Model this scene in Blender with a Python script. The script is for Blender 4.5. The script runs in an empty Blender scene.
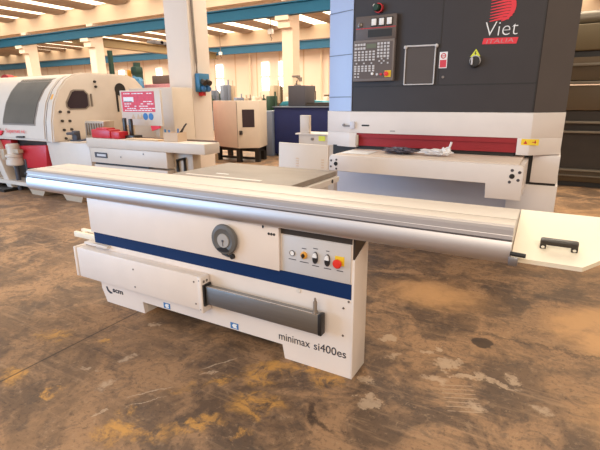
import bpy, bmesh, math, random
from mathutils import Vector, Matrix
random.seed(7)
S = bpy.context.scene
C = S.collection
PI = math.pi

# ------------------------------------------------------------------ materials
def mat(name, col, rough=.5, metal=0., var=.06, scale=6., bump=0., emit=None, es=0., coat=0., spec=.5, stretch=None):
    m = bpy.data.materials.new(name); m.use_nodes = True
    n = m.node_tree.nodes; l = m.node_tree.links; b = n['Principled BSDF']
    b.inputs['Roughness'].default_value = rough; b.inputs['Metallic'].default_value = metal
    b.inputs['Specular IOR Level'].default_value = spec
    if coat: b.inputs['Coat Weight'].default_value = coat; b.inputs['Coat Roughness'].default_value = .1
    tc = n.new('ShaderNodeTexCoord'); mp = n.new('ShaderNodeMapping'); l.new(tc.outputs['Object'], mp.inputs[0])
    if stretch: mp.inputs['Scale'].default_value = stretch
    nz = n.new('ShaderNodeTexNoise'); nz.inputs['Scale'].default_value = scale; nz.inputs['Detail'].default_value = 5
    l.new(mp.outputs[0], nz.inputs['Vector'])
    mx = n.new('ShaderNodeMix'); mx.data_type = 'RGBA'; l.new(nz.outputs['Fac'], mx.inputs['Factor'])
    c = Vector(col)
    lo = [max(0, x*(1-var)) for x in c]; hi = [min(1, x*(1+var)) for x in c]
    mx.inputs['A'].default_value = (*lo, 1); mx.inputs['B'].default_value = (*hi, 1)
    l.new(mx.outputs['Result'], b.inputs['Base Color'])
    if bump:
        bp = n.new('ShaderNodeBump'); bp.inputs['Strength'].default_value = bump; bp.inputs['Distance'].default_value = .01
        l.new(nz.outputs['Fac'], bp.inputs['Height']); l.new(bp.outputs[0], b.inputs['Normal'])
    if emit:
        b.inputs['Emission Color'].default_value = (*emit, 1); b.inputs['Emission Strength'].default_value = es
    return m

M = {}
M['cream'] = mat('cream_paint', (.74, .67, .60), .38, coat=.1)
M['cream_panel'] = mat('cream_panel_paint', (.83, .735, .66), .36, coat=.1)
M['plate'] = mat('pale_plate_paint', (.93, .83, .64), .5)
M['navy'] = mat('navy_stripe_paint', (.007, .029, .105), .55, spec=.15)
M['alu'] = mat('brushed_aluminium', (.64, .61, .605), .47, 1., var=.02, scale=5, stretch=(.3, 10, 10))
M['alu_top'] = mat('anodised_table_top', (.60, .535, .465), .5, .1, var=.05, scale=4, stretch=(.5, 14, 14))
M['alu_dark'] = mat('dull_aluminium', (.30, .29, .275), .42, .9, var=.1, scale=8, stretch=(.4, 20, 20))
M['band'] = mat('matt_slot_band', (.44, .40, .385), .6, .6, var=.03, stretch=(.3, 10, 10))
M['groove'] = mat('dark_slot_metal', (.28, .27, .28), .4, .9)  # plain dark grey metal for the latch block
M['cast'] = mat('ground_cast_iron', (.27, .225, .185), .55, .15, var=.2, scale=5, stretch=(1, 2.4, 1))
M['black'] = mat('black_plastic', (.015, .013, .012), .45)
M['handle'] = mat('handle_plastic', (.035, .026, .02), .4)
M['wheel'] = mat('grey_handwheel_plastic', (.125, .118, .108), .5)
M['hub'] = mat('handwheel_dial', (.42, .40, .38), .45)
M['ctrl'] = mat('light_grey_fascia', (.60, .575, .56), .45)
M['red'] = mat('red_button', (.75, .035, .02), .35)
M['orange'] = mat('orange_switch', (.80, .38, .05), .4)
M['yellow'] = mat('yellow_sticker', (.86, .60, .03), .5)
M['yellowgreen'] = mat('yellow_green_sticker', (.72, .75, .06), .5)
M['screw'] = mat('steel_screw', (.25, .22, .2), .4, .8)
M['chrome'] = mat('bright_steel', (.8, .8, .8), .22, 1.)
M['ink'] = mat('dark_lettering', (.03, .03, .045), .6)
M['blueink'] = mat('blue_print', (.05, .19, .45), .6)
M['white'] = mat('white_print', (.85, .85, .84), .5)
M['charcoal'] = mat('charcoal_paint', (.046, .038, .037), .55, var=.1, spec=.35)
M['charcoal2'] = mat('charcoal_side_paint', (.090, .074, .068), .55, var=.1, spec=.35)
M['daylit_blue'] = mat('blue_daylight_tinted_paint', (.40, .50, .74), .35, var=.03)  # blue door daylight on the left corner panel put into the colour
M['viet_white'] = mat('hood_white_paint', (.76, .70, .66), .4)
M['viet_grey'] = mat('shaded_bluish_grey', (.60, .60, .66), .4)  # bluish shade on the lower body put into the colour
M['curtain'] = mat('red_guard_rubber', (.30, .008, .014), .5, var=.12)
M['belt'] = mat('feed_belt_rubber', (.72, .60, .50), .6, var=.12)
M['console'] = mat('console_brown_grey', (.115, .088, .078), .5)
M['consolerim'] = mat('console_rim', (.19, .16, .15), .5)
M['key'] = mat('keypad_keys', (.58, .57, .58), .6)
M['lcd'] = mat('lcd_glass', (.15, .17, .12), .25)
M['logored'] = mat('logo_red', (.80, .03, .05), .5)
M['redcast'] = mat('red_enamel', (.55, .02, .03), .4)
M['moulder'] = mat('warm_white_machine_paint', (.66, .565, .475), .4)
M['moulder_d'] = mat('beige_machine_paint', (.46, .36, .26), .45)
M['glass_dark'] = mat('smoked_glass', (.10, .09, .075), .22, var=.35, scale=2.)
M['window_dark'] = mat('dark_octagon_window', (.03, .015, .02), .25)
M['pillar'] = mat('painted_concrete_column', (.78, .68, .59), .8, var=.04, scale=1.5)
M['pillar_pink'] = mat('salmon_concrete', (.74, .58, .46), .8)
M['beam_blue'] = mat('crane_beam_blue', (.004, .082, .165), .55, var=.12, scale=1., spec=.2)
M['beam_blue2'] = mat('far_crane_beam_blue', (.028, .115, .21), .6, var=.1, scale=1., spec=.2)
M['rail'] = mat('rusty_rail_steel', (.17, .11, .08), .7)
M['olive'] = mat('olive_crane_girder', (.22, .15, .065), .6)
M['olive2'] = mat('olive_brown_press_paint', (.13, .095, .045), .55)
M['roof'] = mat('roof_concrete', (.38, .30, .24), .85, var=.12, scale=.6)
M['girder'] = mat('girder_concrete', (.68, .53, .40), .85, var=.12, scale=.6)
M['wood'] = mat('raw_timber', (.62, .43, .26), .65, var=.2, scale=9, stretch=(1, 8, 8))
M['card'] = mat('cardboard', (.62, .45, .31), .8)
M['bluebox'] = mat('blue_socket_plastic', (.03, .16, .30), .4)
M['darkblue'] = mat('navy_cabinet_paint', (.017, .024, .10), .55, var=.15, spec=.25)
M['steelblue'] = mat('slate_blue_paint', (.16, .19, .26), .5)
M['teal'] = mat('teal_tarpaulin', (.03, .25, .33), .5)
M['darkgrey'] = mat('dark_grey_box_paint', (.065, .06, .07), .6)
M['beige'] = mat('beige_cabinet_paint', (.62, .52, .42), .5)
M['darkbrown'] = mat('dark_brown_steel', (.030, .020, .013), .5, var=.3)
M['brown'] = mat('brown_olive_steel', (.085, .055, .026), .5, var=.25, scale=2, stretch=(.4, 1, 3))
M['greyrail'] = mat('grey_steel_rail', (.20, .17, .13), .4, .5)
M['green'] = mat('dark_green_enamel', (.012, .045, .028), .6)
M['pinkcard'] = mat('pink_packaging', (.60, .25, .26), .6, var=.3, scale=20)
M['plasticbag'] = mat('crumpled_white_film', (.80, .78, .78), .3, bump=.6, scale=30)
M['bagdark'] = mat('dark_film', (.11, .10, .13), .25, bump=1., scale=40, var=.9)
M['posterred'] = mat('poster_red', (.68, .05, .08), .5, var=.25, scale=30)
M['conduit'] = mat('grey_conduit', (.25, .2, .16), .6)
M['skylight'] = mat('translucent_skylight_panel', (.9, .85, .75), .6, emit=(1., .85, .62), es=2.2)
M['windowlit'] = mat('lit_window_glazing', (.9, .9, .9), .4, emit=(1., .98, .92), es=3.2)

def hall_wall():
    m = bpy.data.materials.new('painted_wall_panels'); m.use_nodes = True
    n = m.node_tree.nodes; l = m.node_tree.links; b = n['Principled BSDF']; b.inputs['Roughness'].default_value = .85
    g = n.new('ShaderNodeNewGeometry'); sp = n.new('ShaderNodeSeparateXYZ'); l.new(g.outputs['Position'], sp.inputs[0])
    # vertical joints between precast panels every 2.4 m
    md = n.new('ShaderNodeMath'); md.operation = 'PINGPONG'; md.inputs[1].default_value = 1.2; l.new(sp.outputs['X'], md.inputs[0])
    lt = n.new('ShaderNodeMath'); lt.operation = 'LESS_THAN'; lt.inputs[1].default_value = .07; l.new(md.outputs[0], lt.inputs[0])
    nz = n.new('ShaderNodeTexNoise'); nz.inputs['Scale'].default_value = .4; l.new(g.outputs['Position'], nz.inputs['Vector'])
    a = n.new('ShaderNodeMix'); a.data_type = 'RGBA'; a.inputs['A'].default_value = (.66, .52, .43, 1); a.inputs['B'].default_value = (.72, .59, .50, 1); l.new(nz.outputs['Fac'], a.inputs['Factor'])
    c = n.new('ShaderNodeMix'); c.data_type = 'RGBA'; c.inputs['B'].default_value = (.58, .40, .28, 1); l.new(a.outputs['Result'], c.inputs['A']); l.new(lt.outputs[0], c.inputs['Factor'])
    l.new(c.outputs['Result'], b.inputs['Base Color'])
    return m
M['wall'] = hall_wall()

def floor_material():
    m = bpy.data.materials.new('stained_concrete'); m.use_nodes = True
    n = m.node_tree.nodes; l = m.node_tree.links; b = n['Principled BSDF']; b.inputs['Specular IOR Level'].default_value = .28
    g = n.new('ShaderNodeNewGeometry'); P = g.outputs['Position']
    def noise(s, d=6, r=.6, dist=0., vec=None):
        x = n.new('ShaderNodeTexNoise'); x.inputs['Scale'].default_value = s; x.inputs['Detail'].default_value = d
        x.inputs['Roughness'].default_value = r; x.inputs['Distortion'].default_value = dist; l.new(vec or P, x.inputs['Vector']); return x
    def ramp(src, a, b_, inv=False):
        x = n.new('ShaderNodeMapRange'); x.interpolation_type = 'SMOOTHSTEP'; l.new(src, x.inputs['Value'])
        x.inputs['From Min'].default_value = a; x.inputs['From Max'].default_value = b_
        if inv: x.inputs['To Min'].default_value = 1; x.inputs['To Max'].default_value = 0
        return x.outputs[0]
    def math_(op, a, b_):
        x = n.new('ShaderNodeMath'); x.operation = op
        for i, v in enumerate((a, b_)):
            if isinstance(v, (int, float)): x.inputs[i].default_value = v
            else: l.new(v, x.inputs[i])
        return x.outputs[0]
    def mix(a, b_, f):
        x = n.new('ShaderNodeMix'); x.data_type = 'RGBA'
        for k, v in (('A', a), ('B', b_)):
            if isinstance(v, tuple): x.inputs[k].default_value = (*v, 1)
            else: l.new(v, x.inputs[k])
        if isinstance(f, (int, float)): x.inputs['Factor'].default_value = f
        else: l.new(f, x.inputs['Factor'])
        return x.outputs['Result']
    big = noise(.55, 5, .6, .4); mid = noise(2.6, 8, .68, .6); fine = noise(14, 8, .75); med2 = noise(6.5, 6, .7, 1.2)
    col = mix((.115, .072, .045), (.36, .212, .112), ramp(mid.outputs['Fac'], .42, .60))
    col = mix(col, (.33, .19, .095), math_('MULTIPLY', ramp(big.outputs['Fac'], .45, .68), .6))
    col = mix(col, (.085, .060, .045), math_('MULTIPLY', ramp(med2.outputs['Fac'], .50, .64), .55))
    col = mix(col, (.42, .28, .17), math_('MULTIPLY', ramp(fine.outputs['Fac'], .54, .72), .55))
    fine2 = noise(38, 6, .8); col = mix(col, (.055, .034, .022), math_('MULTIPLY', ramp(fine2.outputs['Fac'], .50, .66), .6))
    fine3 = noise(24, 8, .8, .5); col = mix(col, (.48, .32, .19), math_('MULTIPLY', ramp(fine3.outputs['Fac'], .56, .68), .5))
    ms = n.new('ShaderNodeMapping'); ms.inputs['Rotation'].default_value = (0, 0, -.35); ms.inputs['Scale'].default_value = (.8, 9, 1); l.new(P, ms.inputs[0])
    stk = noise(2.2, 6, .7, .2, ms.outputs[0]); col = mix(col, (.40, .25, .14), math_('MULTIPLY', ramp(stk.outputs['Fac'], .54, .68), .5))
    ms2 = n.new('ShaderNodeMapping'); ms2.inputs['Location'].default_value = (7, 3, 0); ms2.inputs['Rotation'].default_value = (0, 0, -.9); ms2.inputs['Scale'].default_value = (.9, 8, 1); l.new(P, ms2.inputs[0])
    stk2 = noise(2.6, 6, .7, .2, ms2.outputs[0]); col = mix(col, (.075, .05, .035), math_('MULTIPLY', ramp(stk2.outputs['Fac'], .55, .70), .5))
    # distorted position for shaped stains and the painted warm sheen
    wob = noise(5.5, 6, .7); sub = n.new('ShaderNodeVectorMath'); sub.operation = 'SUBTRACT'; l.new(wob.outputs['Color'], sub.inputs[0]); sub.inputs[1].default_value = (.5, .5, .5)
    scl = n.new('ShaderNodeVectorMath'); scl.operation = 'SCALE'; scl.inputs['Scale'].default_value = .34; l.new(sub.outputs[0], scl.inputs[0])
    add = n.new('ShaderNodeVectorMath'); add.operation = 'ADD'; l.new(P, add.inputs[0]); l.new(scl.outputs[0], add.inputs[1])
    def spot(x, y, rx, ry, rot=0, soft=.35):
        mp = n.new('ShaderNodeMapping'); mp.vector_type = 'TEXTURE'; mp.inputs['Location'].default_value = (x, y, 0)
        mp.inputs['Rotation'].default_value = (0, 0, rot); mp.inputs['Scale'].default_value = (rx, ry, 50); l.new(add.outputs[0], mp.inputs[0])
        ln = n.new('ShaderNodeVectorMath'); ln.operation = 'LENGTH'; l.new(mp.outputs[0], ln.inputs[0])
        return ramp(ln.outputs['Value'], 1-soft, 1, True)
    def together(lst):
        r = lst[0]
        for q in lst[1:]: r = math_('MAXIMUM', r, q)
        return r
    ochre = together([spot(-1.14, 1.66, .20, .13, .7, .7), spot(-1.36, 1.42, .22, .05, .8, .8), spot(-1.05, 1.42, .16, .12, .3, .8), spot(-.98, 1.82, .22, .09, .4, .8), spot(-.85, 1.74, .10, .10, .4, .8),
                      spot(-1.42, 1.02, .22, .08, .45, .7), spot(-1.20, 1.18, .16, .045, .7, .7), spot(-1.52, 1.10, .08, .05, .2, .8), spot(-1.0, 1.22, .05, .04, .5, .8), spot(-2.0, 1.0, .07, .035, .5, .7), spot(-2.3, .98, .10, .12, .5, .8), spot(-2.5, 1.35, .16, .10, .3, .9), spot(-2.15, 1.45, .09, .04, .3, .9)])
    brk = ramp(noise(9, 8, .75, .8).outputs['Fac'], .40, .58)
    col = mix(col, (.58, .30, .075), math_('MULTIPLY', math_('MULTIPLY', ochre, brk), .9))
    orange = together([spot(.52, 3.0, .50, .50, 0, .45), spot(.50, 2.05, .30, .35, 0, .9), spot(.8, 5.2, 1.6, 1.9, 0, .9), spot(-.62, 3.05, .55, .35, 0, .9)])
    col = mix(col, (.60, .335, .145), math_('MULTIPLY', math_('MULTIPLY', orange, ramp(mid.outputs['Fac'], .20, .50)), .9))  # warm reflected sheen on the floor painted into the colour
    farb = spot(-7., 4.2, 6.2, 2.6, 0, .8)
    col = mix(col, (.27, .16, .09), math_('MULTIPLY', farb, .25))
    pale = together([spot(-.61, 1.69, .085, .055, .5, .25), spot(-.68, 1.82, .05, .05, .9, .6), spot(-.68, 2.31, .055, .03, .3, .25), spot(-.36, 2.19, .045, .075, -.3, .35),
                     spot(-.30, 2.24, .06, .025, .3, .4), spot(-.44, 2.29, .03, .02, .2, .5), spot(-.49, 2.24, .04, .02, .2, .6), spot(-.24, 2.15, .09, .024, .55, .4), spot(-.10, 2.15, .11, .032, -.15, .4), spot(-.02, 2.21, .05, .03, 0, .6),
                     spot(-.36, 2.05, .07, .04, .4, .7), spot(-.17, 1.92, .035, .09, -.2, .8), spot(-.62, 2.12, .04, .05, 0, .8), spot(.10, 2.02, .07, .05, .2, .9), spot(-1.66, 1.06, .035, .018, .9, .4), spot(-1.42, 1.50, .03, .014, .9, .5), spot(-2.0, 1.24, .05, .03, .3, .8), spot(-1.92, 1.40, .05, .04, .4, .8), spot(-2.05, 1.75, .05, .03, .3, .7), spot(-1.80, 1.16, .07, .05, .3, .9)])
    brk2 = ramp(noise(16, 8, .75).outputs['Fac'], .34, .50)
    col = mix(col, (.52, .38, .255), math_('MULTIPLY', math_('MULTIPLY', pale, math_('ADD', math_('MULTIPLY', brk2, .5), .5)), .72))
    # scuffed grating print left by a pallet
    mg = n.new('ShaderNodeMapping'); mg.vector_type = 'TEXTURE'; mg.inputs['Location'].default_value = (-.23, 1.93, 0); mg.inputs['Rotation'].default_value = (0, 0, .42); l.new(P, mg.inputs[0])
    sg = n.new('ShaderNodeSeparateXYZ'); l.new(mg.outputs[0], sg.inputs[0])
    pg = math_('PINGPONG', sg.outputs['Y'], .016); ln_ = ramp(pg, .002, .005, True)
    inx = ramp(math_('ABSOLUTE', sg.outputs['X'], 0), .075, .085, True); iny = ramp(math_('ABSOLUTE', sg.outputs['Y'], 0), .10, .11, True)
    col = mix(col, (.46, .33, .22), math_('MULTIPLY', math_('MULTIPLY', ln_, math_('MULTIPLY', inx, iny)), math_('MULTIPLY', brk2, .6)))
    def spot2(x, y, rx, ry, rot, soft):
        keep = scl.inputs['Scale'].default_value
        mp = n.new('ShaderNodeMapping'); mp.vector_type = 'TEXTURE'; mp.inputs['Location'].default_value = (x, y, 0)
        mp.inputs['Rotation'].default_value = (0, 0, rot); mp.inputs['Scale'].default_value = (rx, ry, 50)
        ww = n.new('ShaderNodeVectorMath'); ww.operation = 'MULTIPLY_ADD'; l.new(sub.outputs[0], ww.inputs[0]); ww.inputs[1].default_value = (.10, .10, 0); l.new(P, ww.inputs[2])
        l.new(ww.outputs[0], mp.inputs[0]); ln = n.new('ShaderNodeVectorMath'); ln.operation = 'LENGTH'; l.new(mp.outputs[0], ln.inputs[0]); return ramp(ln.outputs['Value'], 1-soft, 1, True)
    scr_ = together([spot2(-1.55, 1.25, .14, .006, .95, .6), spot2(-1.52, 1.18, .11, .005, .95, .6), spot2(-1.42, 1.60, .13, .007, 1.0, .6), spot2(-1.43, 1.50, .05, .006, 1.1, .6)])
    col = mix(col, (.55, .42, .30), math_('MULTIPLY', scr_, .6))
    dark = together([spot2(-.208, 2.505, .060, .062, .5, .2), spot(-.76, 1.50, .16, .035, -.5, .9), spot(-2.02, 2.0, .05, .02, 0, .7)])
    col = mix(col, (.040, .024, .016), math_('MULTIPLY', dark, .85))
    # straight joint cut across the slab
    mpj = n.new('ShaderNodeMapping'); mpj.vector_type = 'TEXTURE'; mpj.inputs['Location'].default_value = (-2.293, 1.22, 0); mpj.inputs['Rotation'].default_value = (0, 0, PI/2)
    l.new(P, mpj.inputs[0]); sj = n.new('ShaderNodeSeparateXYZ'); l.new(mpj.outputs[0], sj.inputs[0])
    ab = math_('ABSOLUTE', sj.outputs['Y'], 0); col = mix(col, (.045, .03, .02), math_('MULTIPLY', ramp(ab, .003, .009, True), .75))
    mpk = n.new('ShaderNodeMapping'); mpk.vector_type = 'TEXTURE'; mpk.inputs['Location'].default_value = (.25, 2.62, 0); mpk.inputs['Rotation'].default_value = (0, 0, .02)
    l.new(add.outputs[0], mpk.inputs[0]); sk = n.new('ShaderNodeSeparateXYZ'); l.new(mpk.outputs[0], sk.inputs[0])
    ak = math_('ABSOLUTE', sk.outputs['Y'], 0); col = mix(col, (.07, .045, .03), math_('MULTIPLY', ramp(ak, .004, .02, True), .55))
    l.new(col, b.inputs['Base Color'])
    l.new(math_('ADD', math_('MULTIPLY', mid.outputs['Fac'], .35), .38), b.inputs['Roughness'])
    bp = n.new('ShaderNodeBump'); bp.inputs['Strength'].default_value = .25; bp.inputs['Distance'].default_value = .006
    l.new(fine.outputs['Fac'], bp.inputs['Height']); l.new(bp.outputs[0], b.inputs['Normal'])
    return m
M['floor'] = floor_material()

# ------------------------------------------------------------------ mesh helpers (world coordinates)
class MB:
    def __init__(s): s.b = bmesh.new()
    def box(s, x0, x1, y0, y1, z0, z1, bev=0., seg=2, mtx=None):
        r = bmesh.ops.create_cube(s.b, size=1.); vs = r['verts']
        for v in vs: v.co = Vector(((x0+x1)/2+v.co.x*(x1-x0), (y0+y1)/2+v.co.y*(y1-y0), (z0+z1)/2+v.co.z*(z1-z0)))
        if bev:
            es = list({e for v in vs for e in v.link_edges})
            rr = bmesh.ops.bevel(s.b, geom=es, offset=bev, segments=seg, affect='EDGES', profile=.5); vs = list({v for f in rr['faces'] for v in f.verts} | {v for v in vs if v.is_valid})
        if mtx is not None:
            for v in vs: v.co = mtx @ v.co
        return s
    def prism(s, pts, axis, a, b, bev=0.):
        """pts: 2D outline; axis 'Y': pts=(x,z), 'X': pts=(y,z), 'Z': pts=(x,y)"""
        def P(p, t):
            return {'Y': (p[0], t, p[1]), 'X': (t, p[0], p[1]), 'Z': (p[0], p[1], t)}[axis]
        v0 = [s.b.verts.new(P(p, a)) for p in pts]; v1 = [s.b.verts.new(P(p, b)) for p in pts]
        n = len(pts); fs = [s.b.faces.new(v0), s.b.faces.new(v1[::-1])]
        for i in range(n): fs.append(s.b.faces.new((v0[i], v1[i], v1[(i+1) % n], v0[(i+1) % n])))
        if bev:
            es = list({e for f in fs for e in f.edges})
            bmesh.ops.bevel(s.b, geom=es, offset=bev, segments=2, affect='EDGES', profile=.5)
        return s
    def lathe(s, base, axis, prof, seg=24):
        """prof: list of (r, t) along axis from base"""
        ax = Vector(axis).normalized(); q = ax.to_track_quat('Z', 'Y'); base = Vector(base)
        rings = []
        for r, t in prof:
            if r < 1e-6: rings.append([s.b.verts.new(base+ax*t)]); continue
            rings.append([s.b.verts.new(base+q @ Vector((r*math.cos(2*PI*i/seg), r*math.sin(2*PI*i/seg), t))) for i in range(seg)])
        for A, B in zip(rings, rings[1:]):
            for i in range(seg):
                j = (i+1) % seg
                if len(A) == 1 and len(B) == 1: continue
                if len(A) == 1: s.b.faces.new((A[0], B[i], B[j]))
                elif len(B) == 1: s.b.faces.new((A[i], B[0], A[j]))
                else: s.b.faces.new((A[i], B[i], B[j], A[j]))
        return s
    def cyl(s, p0, p1, r, seg=16, r1=None):
        p0 = Vector(p0); p1 = Vector(p1); h = (p1-p0).length; r1 = r if r1 is None else r1
        return s.lathe(p0, p1-p0, [(0, 0), (r, 0), (r1, h), (0, h)], seg)
    def tube(s, pts, r, seg=8):
        pts = [Vector(p) for p in pts]; rings = []
        for i, p in enumerate(pts):
            d = (pts[min(i+1, len(pts)-1)]-pts[max(i-1, 0)]).normalized(); q = d.to_track_quat('Z', 'Y')
            rings.append([s.b.verts.new(p+q @ Vector((r*math.cos(2*PI*k/seg), r*math.sin(2*PI*k/seg), 0))) for k in range(seg)])
        for A, B in zip(rings, rings[1:]):
            for k in range(seg): s.b.faces.new((A[k], A[(k+1) % seg], B[(k+1) % seg], B[k]))
        s.b.faces.new(rings[0][::-1]); s.b.faces.new(rings[-1]); return s
    def blob(s, c, r, sub=3, amp=.25, flat=(1, 1, 1), seed=0):
        rr = bmesh.ops.create_icosphere(s.b, subdivisions=sub, radius=1.); rnd = random.Random(seed)
        from mathutils import noise
        for v in rr['verts']:
            k = 1+amp*noise.noise(v.co*2.3+Vector((seed*3.1, 0, 0)))+amp*.6*noise.noise(v.co*6+Vector((seed*3.1, 9, 0)))
            v.co = Vector(c)+Vector((v.co.x*r*flat[0]*k, v.co.y*r*flat[1]*k, v.co.z*r*flat[2]*k))
        return s
    def mesh(s, name, origin):
        bmesh.ops.recalc_face_normals(s.b, faces=s.b.faces)
        me = bpy.data.meshes.new(name)
        for v in s.b.verts: v.co -= origin
        s.b.to_mesh(me); s.b.free()
        for p in me.polygons: p.use_smooth = True
        me.set_sharp_from_angle(angle=math.radians(32))
        return me

ORG = {}
def tag(o, label, cat=None, group=None, kind=None):
    if label: o['label'] = label
    if cat: o['category'] = cat
    if group: o['group'] = group
    if kind: o['kind'] = kind
    return o
def thing(name, loc, label, cat, group=None):
    o = bpy.data.objects.new(name, None); C.objects.link(o); o.location = loc; o.empty_display_size = .1
    ORG[o.name] = Vector(loc); return tag(o, label, cat, group)
def part(name, mb, m, parent, label=None):
    og = ORG[parent.name]
    o = bpy.data.objects.new(name, mb.mesh(name, og) if isinstance(mb, MB) else mb); C.objects.link(o); o.parent = parent
    ORG[o.name] = og; o.data.materials.append(M[m])
    if label: o['label'] = label
    return o
def pieces(name, mb, m, parent, label=None):
    # one object per loose piece of the mesh
    b = mb.b; todo = set(b.verts); first = None
    while todo:
        st = [todo.pop()]; isl = set(st)
        while st:
            v = st.pop()
            for e_ in v.link_edges:
                o_ = e_.other_vert(v)
                if o_ in todo: todo.discard(o_); isl.add(o_); st.append(o_)
        n_ = MB(); mp = {v: n_.b.verts.new(v.co) for v in isl}
        for f_ in {f_ for v in isl for f_ in v.link_faces}: n_.b.faces.new([mp[v] for v in f_.verts])
        o = part(name, n_, m, parent, label); first = first or o
    b.free(); return first
def solo(name, mb, m, loc, label, cat=None, group=None, kind=None):
    loc = Vector(loc); o = bpy.data.objects.new(name, mb.mesh(name, loc)); C.objects.link(o); o.location = loc; ORG[o.name] = loc
    o.data.materials.append(M[m]); return tag(o, label, cat, group, kind)
def text_mesh(txt, size, depth=.0015, shear=0., spacing=1., width=None, bold=0.):
    cu = bpy.data.curves.new('lettering', 'FONT'); cu.body = txt; cu.size = size; cu.extrude = depth/2; cu.shear = shear; cu.space_character = spacing; cu.offset = bold
    cu.resolution_u = 4
    o = bpy.data.objects.new('lettering', cu); C.objects.link(o); dg = bpy.context.evaluated_depsgraph_get(); dg.update()
    me = bpy.data.meshes.new_from_object(o.evaluated_get(dg)); bpy.data.objects.remove(o)
    if width:
        xs = [v.co.x for v in me.vertices]; w = max(xs)-min(xs); k = width/w
        for v in me.vertices: v.co.x = (v.co.x-min(xs))*k
    return me
def lettering(name, txt, size, pos, m, parent, rot=(PI/2, 0, 0), roll=0., **k):
    me = text_mesh(txt, size, **k); R = Matrix.Translation(Vector(pos)) @ __import__('mathutils').Euler(rot).to_matrix().to_4x4() @ Matrix.Rotation(roll, 4, 'Z')
    og = ORG[parent.name]
    for v in me.vertices: v.co = R @ v.co - og
    me.materials.clear()
    return part(name, me, m, parent)

# ================================================================== THE SETTING
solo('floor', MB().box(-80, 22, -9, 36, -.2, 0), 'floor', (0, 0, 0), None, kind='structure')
solo('wall_back', MB().box(-80, 22, 34.5, 34.8, 0, 9.5), 'wall', (0, 34.5, 0), None, kind='structure')
for i, (x0, x1) in enumerate([(-28.6, -27.85), (-23.4, -22.72), (-21.62, -20.92), (-36.5, -35.8), (-42.2, -41.4)]):
    w = solo('window_%d' % (i+1), MB().box(x0, x1, 34.40, 34.49, 3.42, 4.55), 'windowlit', (x0, 34.45, 3.4), None, kind='structure')
    w2 = part('lower_pane', MB().box(x0, x1, 34.40, 34.49, 2.2, 3.28), 'windowlit', w)
    part('window_bar', MB().box(x0-.05, x1+.05, 34.36, 34.49, 3.28, 3.42), 'girder', w)

# roof: main girders run along X, concrete wing beams with skylights between them run along Y
def roof_bay(y0, y1, zb, xs, xe, first):
    step = 2.9; k = 0; x = xs
    g1 = MB(); g2 = MB()
    while x < xe:
        g1.prism([(x-.75, zb+.17), (x-.42, zb), (x+.42, zb), (x+.75, zb+.17), (x+.75, zb+.40), (x-.75, zb+.40)], 'Y', y0, y1)
        g2.box(x+.75, x+step-.75, y0, y1, zb+.18, zb+.22)
        x += step
    g1.box(xs-2, xe+2, y0, y1, zb+.9, zb+1.)
    return g1, g2
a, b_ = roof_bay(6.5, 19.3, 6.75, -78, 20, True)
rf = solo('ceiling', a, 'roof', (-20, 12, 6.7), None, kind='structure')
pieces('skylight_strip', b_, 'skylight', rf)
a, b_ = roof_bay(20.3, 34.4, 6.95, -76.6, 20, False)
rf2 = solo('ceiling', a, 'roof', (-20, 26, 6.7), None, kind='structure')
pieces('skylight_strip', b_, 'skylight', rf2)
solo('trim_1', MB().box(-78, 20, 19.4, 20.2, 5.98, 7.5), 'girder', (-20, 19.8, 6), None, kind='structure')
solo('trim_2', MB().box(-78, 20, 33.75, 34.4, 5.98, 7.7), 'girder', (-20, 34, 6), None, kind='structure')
def runway(name, y, z0, z1, m):
    mb = MB().box(-78, 20, y-.03, y+.03, z0, z1).box(-78, 20, y-.16, y+.16, z0, z0+.05).box(-78, 20, y-.16, y+.16, z1-.05, z1)
    o = solo(name, mb, m, (-20, y, z0), None, kind='structure')
    part('rail', MB().box(-78, 20, y-.05, y+.05, z1, z1+.09), 'rail', o)
runway('crane_beam', 18.95, 5.10, 5.64, 'beam_blue')
runway('crane_beam', 33.2, 5.27, 5.9, 'beam_blue2')
for i, x in enumerate((-33.0, -25.9, -11.62, -4.3)):
    mb = MB().box(x-.29, x+.29, 19.3, 19.95, 0, 5.98).box(x-.36, x+.36, 18.8, 19.3, 4.9, 5.09).box(x-.33, x+.33, 19.0, 19.3, 4.6, 4.9)
    solo('concrete_column', mb, 'pillar_pink' if i > 1 else 'pillar', (x, 19.6, 0), None, kind='structure')
# near column with its conduit
solo('concrete_column', MB().box(-5.56, -5.07, 5.5, 5.95, 0, 6.75, .012), 'pillar', (-5.3, 5.7, 0), None, kind='structure')
cr = thing('travelling_crane', (-27.4, 26, 4.9), 'olive travelling crane girder crossing under the blue beam, behind the near column', 'crane')
cg = MB().prism([(-27.5, 5.42), (-27.5, 4.95), (-27.35, 4.95), (-27.35, 5.42)], 'Y', 19.12, 33.03).box(-27.7, -27.15, 19.12, 33.0, 5.42, 5.47).box(-27.7, -27.15, 19.2, 33.0, 4.90, 4.95)
part('girder', cg, 'olive', cr)
part('trolley', MB().box(-27.9, -27.0, 25.6, 27.0, 5.48, 5.75, .03).cyl((-27.9, 26.3, 5.65), (-27.0, 26.3, 5.65), .14), 'darkgrey', cr)

# ================================================================== SLIDING TABLE SAW (foreground)
YF = 1.814
saw = thing('panel_saw', (-1.7, 2.1, 0), 'long cream sliding table saw with navy stripe, front and centre', 'table saw')
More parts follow.
